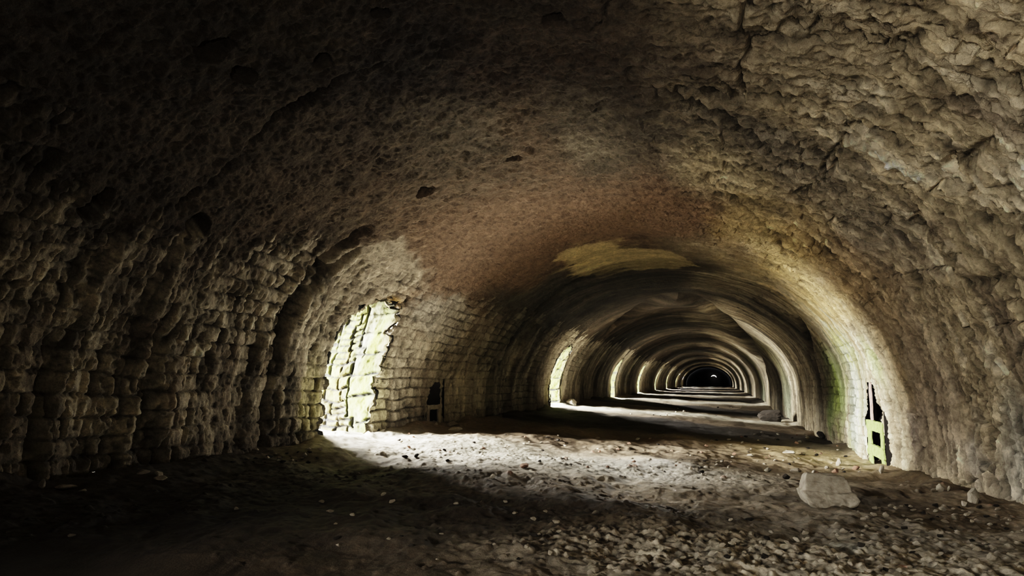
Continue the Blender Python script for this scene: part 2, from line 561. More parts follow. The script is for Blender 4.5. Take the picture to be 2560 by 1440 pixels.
# course lines, and shade between lit bays put into the tint, around the rings further down the tunnel
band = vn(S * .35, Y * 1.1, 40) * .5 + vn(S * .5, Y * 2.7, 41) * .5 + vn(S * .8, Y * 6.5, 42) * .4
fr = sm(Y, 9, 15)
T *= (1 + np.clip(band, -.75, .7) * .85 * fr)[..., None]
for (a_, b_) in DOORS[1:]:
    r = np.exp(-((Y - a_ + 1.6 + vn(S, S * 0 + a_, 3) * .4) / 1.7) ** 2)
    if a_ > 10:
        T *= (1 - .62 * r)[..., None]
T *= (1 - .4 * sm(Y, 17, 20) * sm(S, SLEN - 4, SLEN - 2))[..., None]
# darker foot of the left wall, chalky base on the near right
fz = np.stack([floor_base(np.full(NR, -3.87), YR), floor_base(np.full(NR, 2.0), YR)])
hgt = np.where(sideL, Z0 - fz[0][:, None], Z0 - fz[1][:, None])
foot_dark = (1 - sm(hgt + n_b * .10, .02, .42))
T = mix(T, c3(.085, .068, .05), foot_dark * sideL * .75)
val = sm(np.abs(streak) * 1.7 * brk, .35, .95) * BARE * sideL  # shade in the valleys between streaks, put into the tint
T *= (1 - .36 * val * fade(.08))[..., None]
T *= (1 + (.32 * fine - .45 * pit) * BARE * fade(.05))[..., None]
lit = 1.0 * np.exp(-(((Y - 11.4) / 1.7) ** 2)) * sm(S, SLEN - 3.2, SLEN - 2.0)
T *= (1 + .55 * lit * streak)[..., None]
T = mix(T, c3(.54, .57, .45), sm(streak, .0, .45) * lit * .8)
# mortar, pits and holes are darker than faces
T *= (1 - .5 * joint * JA * fade(.12))[..., None]
T *= (1 - .7 * jslot * JA * fade(.08))[..., None]
T *= (1 - .5 * sm(ero, .3, .65) * BARE * fade(.15))[..., None]
T *= (1 - .75 * np.maximum(crack, slotg))[..., None]
T *= (.88 + .24 * brick_c * BARE + .12 * (1 - BARE))[..., None]
T *= (1 - .6 * crs)[..., None]
T *= (1 + .28 * nearR * (streak + n_b * .7))[..., None]
T *= (1 + .75 * np.clip(runs, -.8, .8) * (~sideL) * sm(S, SLEN - 4.6, SLEN - 3.6) * fade(.07))[..., None]
T *= (1 + .6 * np.clip(runs, -.8, .8) * sideL * BARE * fade(.07))[..., None]
stripe = vn(S * .6, Y * 3.2, 44) * .6 + vn(S * .9, Y * 7.5, 45) * .5
T *= (1 + np.clip(stripe, -.75, .75) * .75 * sm(Y, 9, 13) * (1 - sm(Y, 30, 45)))[..., None]
T *= (1 - .85 * HOLE)[..., None]
T *= (1 - .55 * CR)[..., None]
T *= (1 + .22 * fbm(S * 17, Y * 17, 9, 3) * fade(.06))[..., None]
T = np.clip(T * 1.25, .004, .8)
# darkness of the last, unlit bay put into the tint
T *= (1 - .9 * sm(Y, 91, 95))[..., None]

# ------------------------------------------------------------------ flue openings: place and cut
def z_of_s(s): return prof(s)[1]


flues = []
def flue_rect(pa, pb):
    (s0, y0), (s1, y1) = hit(*pa), hit(*pb)
    return y0, y1, z_of_s(s0), z_of_s(s1)


yr_a = hit(2205, 1060)[1]; yr_b = hit(2168, 1060)[1]
z_top_r = float(z_of_s(hit(2185, 955)[0])); z_bot_r = float(z_of_s(hit(2188, 1168)[0]))
yl_a = hit(1070, 985)[1]; yl_b = hit(1104, 985)[1]
z_top_l = float(z_of_s(hit(1090, 955)[0])); z_bot_l = float(z_of_s(hit(1085, 1048)[0]))
print('flues', yr_a, yr_b, z_top_r, z_bot_r, yl_a, yl_b, z_top_l, z_bot_l)

Px = X0 + NX[None, :] * D; Pz = Z0 + NZ[None, :] * D
PT = np.stack([Px, Y, Pz], -1).astype(np.float32)
du = np.gradient(PT, axis=1); dv = np.gradient(PT, axis=0)
NRM = np.cross(du, dv); NRM /= (np.linalg.norm(NRM, axis=-1, keepdims=True) + 1e-12)
# make normals point inward
flip = (NRM[..., 0] * NX + NRM[..., 2] * NZ) < 0
NRM[flip] *= -1

fy = (Y[:-1, :-1] + Y[1:, 1:]) / 2; fs = (S[:-1, :-1] + S[1:, 1:]) / 2
fzz = (Pz[:-1, :-1] + Pz[1:, 1:]) / 2
keep = np.ones_like(fy, bool)
isl = fs < SLEN / 2
edge_n = (vn(fs * 6, fy * 6, 3) * .02)
for (a_, b_) in DOORS:
    ins = isl & (fy > a_ + edge_n) & (fy < b_ + edge_n) & (fzz < door_top(fy, a_, b_) + edge_n)
    keep &= ~ins
# right flue: tapering upper slot over two square holes
def flue_mask(sidemask, ya, yb, zb, zt):
    yc = (ya + yb) / 2; hw = abs(yb - ya) / 2
    q = np.clip((fzz - zb) / (zt - zb), 0, 1)
    wid = hw * np.where(q > .55, 1 - .6 * ((q - .55) / .45) ** 1.5, 1.0) + edge_n * .6
    return sidemask & (np.abs(fy - yc) < wid) & (fzz < zt) & (fzz > zb - .2)
keep &= ~flue_mask(~isl, yr_a, yr_b, z_bot_r, z_top_r)
keep &= ~flue_mask(isl, yl_a, yl_b, z_bot_l, z_top_l)

s_l = float(np.interp(1.55, _pz[:1500], _sl[:1500])); s_r = SLEN - s_l
fl = grid_faces(NR, NC)
# face winding inward
test = fl[0]
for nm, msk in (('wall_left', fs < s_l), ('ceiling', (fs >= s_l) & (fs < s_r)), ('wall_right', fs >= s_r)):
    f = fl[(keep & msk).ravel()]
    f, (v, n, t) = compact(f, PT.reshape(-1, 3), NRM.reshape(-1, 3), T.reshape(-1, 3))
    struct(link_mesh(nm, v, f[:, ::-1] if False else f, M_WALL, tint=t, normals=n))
WALLX = Px.astype(np.float32); WALLZ = Pz.astype(np.float32)
del PT, NRM, T
HALF = NC // 2


def wall_x(y, z):
    i = int(np.clip(np.searchsorted(YR, y), 1, NR - 1))
    zz = WALLZ[i, :HALF]; j = int(np.argmin(np.abs(zz - z)))
    return float(WALLX[i, j])


# ------------------------------------------------------------------ door reveals (stone jambs and arched heads)
def make_door(k, a_, b_, fine):
    zf = -.1
    nj = 90 if fine else 24; na = 80 if fine else 24; nv = 110 if fine else 24
    th = np.linspace(0, math.pi, na)
    oy = np.concatenate([np.full(nj, a_), (a_ + b_) / 2 - (b_ - a_) / 2 * np.cos(th)[1:-1], np.full(nj, b_)])
    oz = np.concatenate([np.linspace(zf, DZS, nj), DZS + (DZT - DZS) * np.sin(th)[1:-1], np.linspace(DZS, zf, nj)])
    L = np.concatenate([[0], np.cumsum(np.hypot(np.diff(oy), np.diff(oz)))])
    ny_ = np.gradient(oz, L); nz_ = -np.gradient(oy, L)          # points into the passage
    v = np.linspace(-.02, .85, nv)
    U = np.broadcast_to(L[:, None], (len(L), nv)); V = np.broadcast_to(v[None, :], (len(L), nv))
    w1 = vn(U * 2.2, V * 3, k) * .05 + vn(U * .9, V * 6, k + 3) * .03
    far = (U > L[-1] / 2)
    big = V < .30 + .06 * np.sign(vn(U * 3.3, V * 0, 15))
    ch = np.where(big, .255, .15)
    q = (L[-1] - U + w1) / ch
    qi = np.floor(q).astype(np.int32); qf = q - qi
    bigx = V < .34                                     # dressed corner stones, rubble behind
    bwid = np.where(big, .36, .16 + .10 * hash2(qi, qi * 0 + k, 1))
    q2 = np.where(big, (V + .02) / .36 * .999, (V - .34) / bwid + hash2(qi, qi * 0 + 5, 2) * .0 + hash2(qi, qi * 0 + k, 3) * .6)
    q2 = q2 + vn(U * 5, V * 5, 7) * .05
    bi_ = np.floor(q2).astype(np.int32); b_f = q2 - bi_
    sub = (~big) & (hash2(qi, bi_, 2) > .6)
    qf2 = np.where(sub, (qf * 2) % 1, qf); ch2 = np.where(sub, ch / 2, ch)
    jd = np.minimum(np.minimum(qf2, 1 - qf2) * ch2, np.minimum(b_f, 1 - b_f) * bwid)
    jn_ = .013 + .008 * vn(U * 8, V * 8, 3)
    jt = 1 - sm(jd, jn_ * .4, jn_ * 1.8)
    d = (hash2(qi, bi_, 1) - .5) * .035 - jt * .04 + fbm(U * 9, V * 9, 5, 4) * .018 + fbm(U * 30, V * 30, 6, 2) * .005
    crumb = 1 - sm(V + vn(U * 5, V * 0, 4) * .06, .0, .10)
    d = d + crumb * fbm(U * 12, V * 12, 9, 3) * .02
    xs_ = np.array([wall_x(a, b) for a, b in zip(oy, oz)])
    off = (xs_ - xleft(oz))[:, None] * np.exp(-np.clip(V, 0, 9) / .06) 
    P = np.stack([xleft(oz)[:, None] + off - V + fbm(U * 5, V * 5, 11, 3) * .015 * sm(V, .02, .1),
                  oy[:, None] + ny_[:, None] * d, oz[:, None] + nz_[:, None] * d], -1)
    n1 = fbm(U * 3, V * 3, 13, 4); n2 = fbm(U * 1.3, V * 5, 14, 3)
    t = np.broadcast_to(c3(.56, .55, .40), P.shape).copy()
    t = mix(t, c3(.66, .66, .56), sm(n1, 0, .6))
    t = mix(t, c3(.46, .50, .10), sm(n2 + .25 * sm(U[:, :] / L[-1], .3, .6), .05, .6) * .8)
    t = mix(t, c3(.40, .48, .06), np.exp(-((V - .12 - vn(U * 3, V * 0, 2) * .06) / .06) ** 2) * .75 * (far))
    t = mix(t, c3(.36, .25, .07), sm(vn(U * 2.5, V * 4, 8), .45, .8) * .6)
    t = mix(t, c3(.40, .33, .24), (crumb * .8))
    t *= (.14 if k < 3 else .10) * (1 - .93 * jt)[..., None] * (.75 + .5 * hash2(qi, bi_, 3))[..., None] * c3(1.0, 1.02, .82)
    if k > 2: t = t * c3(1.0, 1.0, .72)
    flange = np.stack([xs_ - .09, oy - ny_ * .16, oz - nz_ * .16], -1)[:, None, :]
    P = np.concatenate([flange, P], 1)
    t = np.concatenate([np.full((len(L), 1, 3), .06, np.float32), t], 1)
    f = grid_faces(len(L), nv + 1)
    return struct(link_mesh('door_%d' % k, P, f, M_JAMB, tint=np.clip(t, .01, .85)))


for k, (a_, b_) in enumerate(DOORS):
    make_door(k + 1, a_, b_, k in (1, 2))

# ------------------------------------------------------------------ floor
fyv = list(np.arange(-9, 2.4, .15))
y = 2.4
while y < 103.2:
    fyv.append(y); y += max(.0095, .0095 * (y / 3.6) ** 1.35)
fyv.append(103.3)
FY = np.array(fyv, np.float32)
FX = np.concatenate([np.linspace(-11, -5.5, 12)[:-1], np.linspace(-5.5, -3.2, 160)[:-1], np.linspace(-3.2, 2.35, 800)]).astype(np.float32)
nr, nc = len(FY), len(FX)
print('floor', nr, nc)
GX = np.broadcast_to(FX[None, :], (nr, nc)); GY = np.broadcast_to(FY[:, None], (nr, nc))
DYF = np.gradient(FY)[:, None]
ff = lambda wl: np.clip(wl / (2.0 * DYF) - .3, 0, 1)
Zf = floor_base(GX, GY) + floor_lump(GX, GY)
# how stony each part of the floor is
def fspot(px, py, rx, ry):
    p = floor_hit(px, py)
    return np.exp(-(((GX - p[0]) / rx) ** 2 + ((GY - p[1]) / ry) ** 2))
stony = np.clip(.05 + fspot(1900, 1410, .9, .5) * .8 + fspot(2350, 1400, .9, 1.2) * .6 + fspot(1500, 1150, 2.2, 1.15) * .75 + fspot(1150, 1120, 1.0, .9) * .5
                + fspot(2050, 1150, .8, 2.0) * .4 + sm(GX, 1.2, 1.9) * .3 + sm(-GX, 3.3, 3.8) * .3 + fspot(1560, 1345, .5, .4) * .4 + vn(GX * 1.2, GY * 1.2, 4) * .18, 0.04, 1)
p1, i1 = worley(GX / .040, GY / .040, 1, .18, .46, 1.0)
p1 = p1 * (hash2(np.floor(i1 * 400).astype(np.int32), np.floor(i1 * 97).astype(np.int32), 2) < stony)
p2, i2 = worley(GX / .12, GY / .12, 2, .08, .28, .35)
p2 = p2 * (hash2(np.floor(i2 * 311).astype(np.int32), np.floor(i2 * 77).astype(np.int32), 1) < stony * .6)
Zf = Zf + vn(GX * 38, GY * 30, 50) * .007 * stony * ff(.035) + p1 * .013 * ff(.04) + p2 * .024 * ff(.09) + fbm(GX * 22, GY * 22, 5, 3) * (.004 + .006 * stony) * ff(.04) + fbm(GX * 7, GY * 5, 7, 3) * .012 * ff(.1)
Zf = Zf + (fbm(GX * 3.2, GY * 6.5, 17, 3) * .02 * fspot(1900, 1330, .8, .8))
# rubble rise against the walls
Zf = Zf + .07 * sm(-GX, 3.45, 3.9) * (.5 + vn(GX * 3, GY * 2, 5)) + .06 * sm(GX, 1.5, 2.0) * (.5 + vn(GX * 3, GY * 2, 6))
earth = c3(.095, .068, .042); dust = c3(.25, .205, .145); chalk = c3(.34, .305, .25)
TF = np.broadcast_to(earth, (nr, nc, 3)).copy()
na = fbm(GX * .9, GY * .7, 30, 4)
TF = mix(TF, dust, np.clip(.1 + na * .5 + stony * .5, 0, 1))
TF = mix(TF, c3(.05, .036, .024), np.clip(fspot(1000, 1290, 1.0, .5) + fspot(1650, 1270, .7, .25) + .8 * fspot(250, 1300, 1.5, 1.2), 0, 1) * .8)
TF = mix(TF, c3(.46, .36, .215), (fspot(1990, 1120, 1.0, 2.4)) * .9)  # ochre dirt, tint raised where the light only grazes it
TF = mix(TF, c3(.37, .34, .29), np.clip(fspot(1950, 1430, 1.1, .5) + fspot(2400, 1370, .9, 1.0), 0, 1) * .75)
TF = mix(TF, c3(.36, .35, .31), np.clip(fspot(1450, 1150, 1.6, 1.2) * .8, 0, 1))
TF = mix(TF, c3(.27, .255, .21), np.clip(fspot(1000, 1098, .9, .6) + fspot(1180, 1125, 1.0, .9) + fspot(870, 1088, .6, .6), 0, 1) * .8)  # brightness of the lit patch by the first doorway, put into the tint
TF = mix(TF, chalk, sm(p1, .2, .5) * (.25 + .75 * (i1 > .45)) * .75 * stony)
TF = mix(TF, c3(.10, .08, .06), sm(p1, .2, .5) * (i1 < .2) * .7)
TF = mix(TF, c3(.37, .335, .275), sm(p2, .15, .4) * (i2 > .35) * .8)
TF = mix(TF, c3(.24, .14, .10), sm(p2, .15, .4) * (i2 < .18) * .8)
TF = mix(TF, c3(.50, .50, .46), fspot(2110, 1365, .10, .12) * .7)
spk = vn(GX * 38, GY * 30, 50) * .6 + vn(GX * 70, GY * 48, 51) * .5
TF *= (1 + np.clip(spk, -.8, .8) * (.25 + .75 * np.clip(stony, 0, 1)) * ff(.035))[..., None]
TF *= (1 + .3 * fbm(GX * 14, GY * 14, 9, 3) * ff(.06))[..., None]
for (a_, b_) in DOORS[2:]:  # shade between far doorways and their lit patches, painted into the floor
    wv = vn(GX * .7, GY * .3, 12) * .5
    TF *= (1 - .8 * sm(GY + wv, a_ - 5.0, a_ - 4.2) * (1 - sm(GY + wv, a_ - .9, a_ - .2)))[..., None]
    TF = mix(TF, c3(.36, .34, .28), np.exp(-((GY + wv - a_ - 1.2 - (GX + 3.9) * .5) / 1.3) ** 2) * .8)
TF *= (1 - .5 * np.clip(fspot(1500, 1275, 1.6, .5), 0, 1))[..., None]  # painted shade in front of the first lit patch
TF *= (1 - .55 * np.clip(fspot(2180, 1248, .30, .45) + fspot(1960, 1245, .35, .3), 0, 1))[..., None]  # shadow beside the big block, put into the floor tint
TF *= (1 - .72 * sm(-GX + vn(GX * .8, GY * .8, 6) * .5, .6, 2.4) * (1 - sm(GY, 4.8, 6.2)))[..., None]  # shadow over the left foreground painted as darker earth
TF *= (1 - .85 * sm(GY, 92, 95))[..., None]  # darkness of the last bay, put into the floor colour too
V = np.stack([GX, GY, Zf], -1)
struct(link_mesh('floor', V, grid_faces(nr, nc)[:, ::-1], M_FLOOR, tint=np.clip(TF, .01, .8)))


def ground(x, y):
    i = min(max(int(np.searchsorted(FY, y)), 0), nr - 1); j = min(max(int(np.searchsorted(FX, x)), 0), nc - 1)
    return float(Zf[max(0, i - 1):i + 2, max(0, j - 1):j + 2].mean())


def ground_hit(px, py):
    d = ray(px, py); t = .5
    while t < 200:
        p = _o + d * t
        if p[2] < ground(p[0], p[1]): break
        t *= 1.003
    return p


# ------------------------------------------------------------------ end walls
def end_wall(name, y, mat, hole=None):
    n = 120
    s = np.linspace(0, SLEN, n); x, z = prof(s)
    v = [(CX, y, .6)] + [(CX + (a - CX) * 1.06, y, .6 + (b - .6) * 1.06) for a, b in zip(x, z)]
    f = [(0, i, i + 1) for i in range(1, n)] + [(0, n, 1)]
    return struct(link_mesh(name, v, f, mat, smooth=False))


end_wall('wall_far', 103.1, M_BLACK)  # black stands in for the unlit tunnel end
end_wall('back_cap', -8.9, M_DARK)  # unseen cap added to keep sky light out from behind

# crescent of daylight over the far blocked arch
def crescent():
    d = ray(1784, 941); t = 102.7 / d[1]; c = _o + d * t
    v = []; f = []
    n = 14
    for i in range(n + 1):
        a = math.radians(150 - 135 * i / n)
        w_ = .10 * math.sin(math.pi * i / n) + .01
        for r in (.34 - w_ / 2, .34 + w_ / 2):
            for yy in (0, .12):
                v.append((c[0] + 1.1 * r * math.cos(a), c[1] + yy, c[2] - .22 + r * math.sin(a)))
    for i in range(n):
        b = i * 4
        f += [(b, b + 4, b + 6, b + 2), (b + 1, b + 3, b + 7, b + 5), (b, b + 1, b + 5, b + 4), (b + 2, b + 6, b + 7, b + 3)]
    m = bpy.data.materials.new('daylight_gap'); m.use_nodes = True
    bs = m.node_tree.nodes['Principled BSDF']
    bs.inputs['Base Color'].default_value = (.8, .8, .75, 1)
    bs.inputs['Emission Color'].default_value = (1, .98, .9, 1); bs.inputs['Emission Strength'].default_value = 1.6
    return struct(link_mesh('window_1', v, f, m, smooth=False))


crescent()

# ------------------------------------------------------------------ rocks
import bmesh

PLACED = []


def rock_mesh(name, seed, mat, sub=3, planes=16, flat=1.0, rough=.05, box=None):
    r = np.random.RandomState(seed)
    bm = bmesh.new(); bmesh.ops.create_icosphere(bm, subdivisions=sub, radius=1)
    co = np.array([v.co[:] for v in bm.verts])
    if box is None:
        n = r.normal(size=(planes, 3)); n /= np.linalg.norm(n, axis=1)[:, None]
        d = r.uniform(.62, 1.0, planes)
    else:
        n, d = box
    dots = co @ n.T
    rad = np.min(np.where(dots > .05, d[None, :] / np.maximum(dots, .05), 9), axis=1)
    rad = np.minimum(rad, 1.6)
    co = co * rad[:, None]
    nz = fbm(co[:, 0] * 2.2 + co[:, 2] * 1.3 + seed, co[:, 1] * 2.2 - co[:, 2] * 1.7, seed, 4)
    co *= (1 + nz * rough)[:, None]
    co[:, 2] *= flat
    co[:, 2] -= co[:, 2].min()
    for v, c in zip(bm.verts, co): v.co = c
    me = bpy.data.meshes.new(name); bm.to_mesh(me); bm.free()
    me.polygons.foreach_set('use_smooth', np.full(len(me.polygons), sub > 3))
    me.materials.append(mat)
    return me


LIB = {}
for mk, m in (('grey', M_GREY), ('pale', M_PALE), ('dark', M_DARK), ('red', M_RED)):
    LIB[mk] = [rock_mesh('rock_' + mk, 10 + i * 7 + len(mk), m, 3, 13 + i, random.uniform(.5, .8), .06) for i in range(5)]


def put_rock(name, kind, px, py, wpx, hpx, label, cat='stone', group=None, rot=None, var=None, sink=.18):
    """px, py: where the stone meets the ground in front"""
    p = ground_hit(px, py)
    depth = float(np.dot(p - _o, _f))
    w_ = wpx / F_PX * depth; h_ = hpx / F_PX * depth
    me = random.choice(LIB[kind]) if var is None else LIB[kind][var]
    zs = [v.co.z for v in me.vertices]; xs = [v.co.x for v in me.vertices]
    o = bpy.data.objects.new(name, me); COL.objects.link(o)
    sx = w_ / (max(xs) - min(xs)); sz = h_ / (max(zs)) / (1 - sink)
    o.scale = (sx, sx * random.uniform(.7, 1.0), sz)
    y_ = p[1] + sx * .6
    if name != 'pebble': PLACED.append((p[0], y_, sx))
    o.location = (p[0], y_, ground(p[0], y_) - sink * h_)
    o.rotation_euler = (random.uniform(-.08, .08), random.uniform(-.1, .1), rot if rot is not None else random.uniform(-.5, .5) + random.choice((0, math.pi)))
    tag(o, label, cat, group)
    return o


# --- the squared block in the right foreground: steep lower front, sloping upper face
def block():
    bm = bmesh.new(); bmesh.ops.create_cube(bm, size=1)
    bmesh.ops.subdivide_edges(bm, edges=bm.edges[:], cuts=44, use_grid_fill=True)
    co = np.array([v.co[:] for v in bm.verts])
    cl = np.clip(co, -.44, .44); dv_ = co - cl
    co = cl + dv_ * (.06 / np.maximum(np.linalg.norm(dv_, axis=1), .06))[:, None]
    u, w, h = co[:, 0] + .5, co[:, 1] + .5, co[:, 2] + .5
    hs = [0, .1, .3, .45, .5, .53, .62, .8, 1.0]
    xl = np.interp(h, hs, [28, 16, 5, 1, 0, 7, 8, 11, 17]) / 135
    xr = np.interp(h, hs, [112, 128, 135, 127, 124, 117, 116, 114, 110]) / 135
    fr = np.interp(h, hs, [.14, .06, .0, .03, .05, .10, .15, .27, .42])
    back = .95 - .12 * h
    nz = fbm(u * 7 + h * 3, h * 8 + w * 5, 5, 5, .6); n2 = fbm(u * 3, h * 3 + w * 3, 9, 3)
    low = 1 - sm(h, .48, .54)
    crack_ = np.exp(-((h - .51 - .02 * np.sin(u * 9)) / .018) ** 2)
    x = xl + (xr - xl) * u + n2 * .012 + nz * .012 * (np.abs(u - .5) > .4)
    y_ = fr + (back - fr) * w + (1 - w) * (nz * (.012 + .05 * low) + crack_ * .07 + n2 * .03)
    z = h + nz * .012 - .03 * sm(u, .7, 1) * (h > .9) + n2 * .03 * (h > .8)
    v1 = np.exp(-((u - .42 - .03 * np.sin(h * 14)) / .012) ** 2) * low * (h > .2)
    y_ = y_ + v1 * (1 - w) * .06
    p = ground_hit(2082, 1266)
    dep = float(np.dot(p - _o, _f))
    Wm = 137 / F_PX * dep; Hm = 82 / F_PX * dep
    P = np.stack([(x - .5) * Wm, y_ * Wm * .62, z * Hm - .01], 1)
    for v, c in zip(bm.verts, P): v.co = c
    me = bpy.data.meshes.new('stone_block'); bm.to_mesh(me); bm.free()
    me.polygons.foreach_set('use_smooth', np.full(len(me.polygons), True))
    me.materials.append(M_BLOCK)
    o = bpy.data.objects.new('stone_block', me); COL.objects.link(o)
    o.location = (p[0], p[1], ground(p[0], p[1]) - .012)
    o.rotation_euler = (0, math.radians(1.5), PSI * .6)
    PLACED.append((p[0], p[1] + .12, .28))
    tag(o, 'large squared grey limestone block lying on the gravel near the right wall', 'stone block')
    return o


block()

put_rock('stone_block', 'dark', 1926, 1057, 60, 30, 'dark stone block lying in shadow by the right wall far down the tunnel', 'stone block', rot=.1, var=0)  # backlit block, its shade put into the dark colour
put_rock('stone_block', 'pale', 1428, 1012, 26, 14, 'small pale block lying beyond the second doorway on the left', 'stone block', rot=.2, var=1)

named = [
    ('grey', 1131, 1078, 40, 12, 'flat grey slab under another on the shadowed floor below the left flue', 'stone slab'),
    ('grey', 1128, 1067, 34, 13, 'pointed grey stone leaning on a flat slab below the left flue', 'stone'),
    ('pale', 1090, 1063, 8, 7, 'small pale stone at the foot of the left flue', 'stone'),
    ('grey', 353, 1187, 26, 10, 'pale flattish stone on dark floor at foot of left wall, left of a pair', 'stone'),
    ('pale', 393, 1190, 20, 12, 'pale stone touching another in the dark at foot of left wall', 'stone'),
    ('pale', 399, 1203, 27, 10, 'flat pale stone lying in front of another at foot of left wall', 'stone'),
    ('pale', 685, 1112, 16, 18, 'upright pale stone at the foot of the deep crack in the left wall', 'stone'),
    ('grey', 148, 1226, 40, 11, 'dim low stone in the darkest corner at the left', 'stone'),
    ('grey', 100, 1222, 22, 22, 'dim upright stone leaning in the dark corner at the left', 'stone'),
    ('pale', 204, 1230, 16, 5, 'thin pale chip on the black floor in the left corner', 'stone'),
    ('pale', 760, 1145, 12, 10, 'pale stone left of the first doorway beside the lit patch', 'stone'),
    ('pale', 640, 1128, 14, 8, 'pale stone in the row below the left wall before the crack', 'stone'),
    ('dark', 1039, 1146, 16, 10, 'dark burnt stone at the near edge of the bright patch', 'stone'),
    ('dark', 1012, 1146, 15, 7, 'smaller dark stone at the near edge of the bright patch', 'stone'),
    ('dark', 1117, 1156, 12, 6, 'dark chip on the near rim of bright patch right of the pair', 'stone'),
    ('red', 1308, 1172, 24, 10, 'reddish stone in the middle of the bright patch', 'stone'),
    ('pale', 1230, 1198, 18, 12, 'half-buried pale stone in shadow just before the bright patch', 'stone'),
    ('dark', 1752, 1185, 16, 8, 'dark stone at the right end of the bright patch', 'stone'),
    ('pale', 1920, 1180, 20, 11, 'pale stone left of the big block at the edge of brown dirt', 'stone'),
    ('grey', 1990, 1183, 26, 11, 'grey stone just behind and left of the big block', 'stone'),
    ('dark', 1967, 1199, 20, 12, 'dark pointed stone just left of the big block', 'stone'),
    ('grey', 2098, 1165, 15, 14, 'round grey stone standing on brown dirt behind the big block', 'stone'),
    ('red', 2089, 1183, 17, 11, 'reddish stone touching the top rear of the big block', 'stone'),
    ('pale', 2034, 1184, 10, 7, 'small pale stone behind the left end of the big block', 'stone'),
    ('red', 2142, 1175, 17, 10, 'reddish broken stone at the foot of the right flue', 'stone'),
    ('pale', 2204, 1185, 13, 18, 'pale upright stone at right foot of the right flue', 'stone'),
    ('dark', 2056, 1097, 22, 18, 'dark stone at foot of right wall beyond the green lit bay', 'stone'),
    ('pale', 1975, 1135, 32, 7, 'long white stone lying flat on the brown dirt before the right wall', 'stone'),
    ('pale', 1876, 1142, 20, 5, 'thin white chip on brown dirt left of the long white stone', 'stone'),
    ('pale', 2353, 1231, 20, 18, 'white chalky lump at the foot of right wall', 'stone'),
    ('grey', 2336, 1232, 14, 10, 'grey lump left of the white chalky lump at right wall foot', 'stone'),
    ('pale', 2371, 1228, 7, 12, 'narrow white lump right of the white chalky lump', 'stone'),
    ('pale', 2437, 1258, 30, 32, 'tall whitish stone against the foot of the right wall', 'stone'),
    ('pale', 2414, 1266, 15, 11, 'small whitish stone before the tall one by the right wall', 'stone'),
    ('pale', 1842, 1358, 28, 10, 'smooth pale oval stone on near gravel in the foreground', 'stone'),
    ('grey', 1885, 1358, 16, 7, 'grey stone right of the smooth pale oval one', 'stone'),
    ('grey', 2112, 1335, 22, 11, 'flat angular grey stone before the big block', 'stone'),
    ('pale', 2292, 1366, 20, 14, 'pale rounded stone on dark soil below the right wall', 'stone'),
    ('pale', 2484, 1402, 24, 17, 'pale rounded stone on soil in the lower right corner', 'stone'),
    ('grey', 2440, 1408, 34, 12, 'long grey stone beside a pale rounded one, lower right corner', 'stone'),
    ('grey', 2108, 1400, 28, 15, 'flat grey stone embedded in gravel at the bottom edge', 'stone'),
    ('pale', 2128, 1416, 14, 9, 'white chip below the flat embedded stone at the bottom edge', 'stone'),
    ('pale', 2290, 1428, 38, 7, 'long flat pale slab in the soil at the bottom edge', 'stone slab'),
    ('grey', 2300, 1304, 26, 9, 'grey flat stone between the big block and right wall foreground', 'stone'),
    ('grey', 2366, 1309, 20, 8, 'grey flat stone nearer the right wall than its twin', 'stone'),
    ('grey', 2448, 1308, 20, 10, 'grey stone with a dark shadow under the tall whitish stone', 'stone'),
    ('pale', 2476, 1316, 14, 8, 'white chip in the soil under the right wall end', 'stone'),
    ('grey', 2216, 1292, 16, 11, 'rounded grey stone in front right of the big block', 'stone'),
    ('grey', 2188, 1274, 14, 8, 'small grey stone just right of the big block front', 'stone'),
    ('dark', 1336, 1344, 26, 9, 'dark flat stone on the brown floor in the foreground', 'stone'),
    ('dark', 1872, 1302, 24, 7, 'dark flat stone before the left end of the big block', 'stone'),
    ('pale', 1826, 1304, 10, 5, 'pale chip left of a dark flat stone in the foreground', 'stone'),
    ('grey', 1375, 1388, 15, 10, 'pale tan stone on the dark floor at the bottom', 'stone'),
    ('grey', 1315, 1372, 14, 9, 'grey pebble at the bottom left of the tan stone', 'stone'),
    ('pale', 1650, 1382, 16, 9, 'pale stone left of a pair at the gravel edge', 'stone'),
    ('pale', 1668, 1380, 13, 8, 'pale stone right of a pair at the gravel edge', 'stone'),
    ('pale', 1737, 1428, 22, 9, 'white flat stone at the very bottom of the gravel', 'stone'),
    ('grey', 1782, 1432, 40, 14, 'pale buried slab edge at the very bottom of the gravel', 'stone slab'),
    ('grey', 995, 1063, 16, 9, 'grey stone in shade at far foot of first doorway', 'stone'),
    ('pale', 932, 1072, 20, 6, 'flat pale stone on the sill of the first doorway', 'stone'),
    ('pale', 953, 1077, 14, 5, 'small pale chip on sill of first doorway right of flat stone', 'stone'),
    ('grey', 172, 1345, 18, 8, 'dim grey stone alone on the dark left foreground', 'stone'),
    ('grey', 588, 1278, 14, 7, 'dim grey stone on the dark floor left of centre', 'stone'),
]
for (kd, px, py, w_, h_, lab, cat) in named:
    put_rock('stone_slab' if 'slab' in cat else 'stone', kd, px, py, w_, h_, lab, cat)

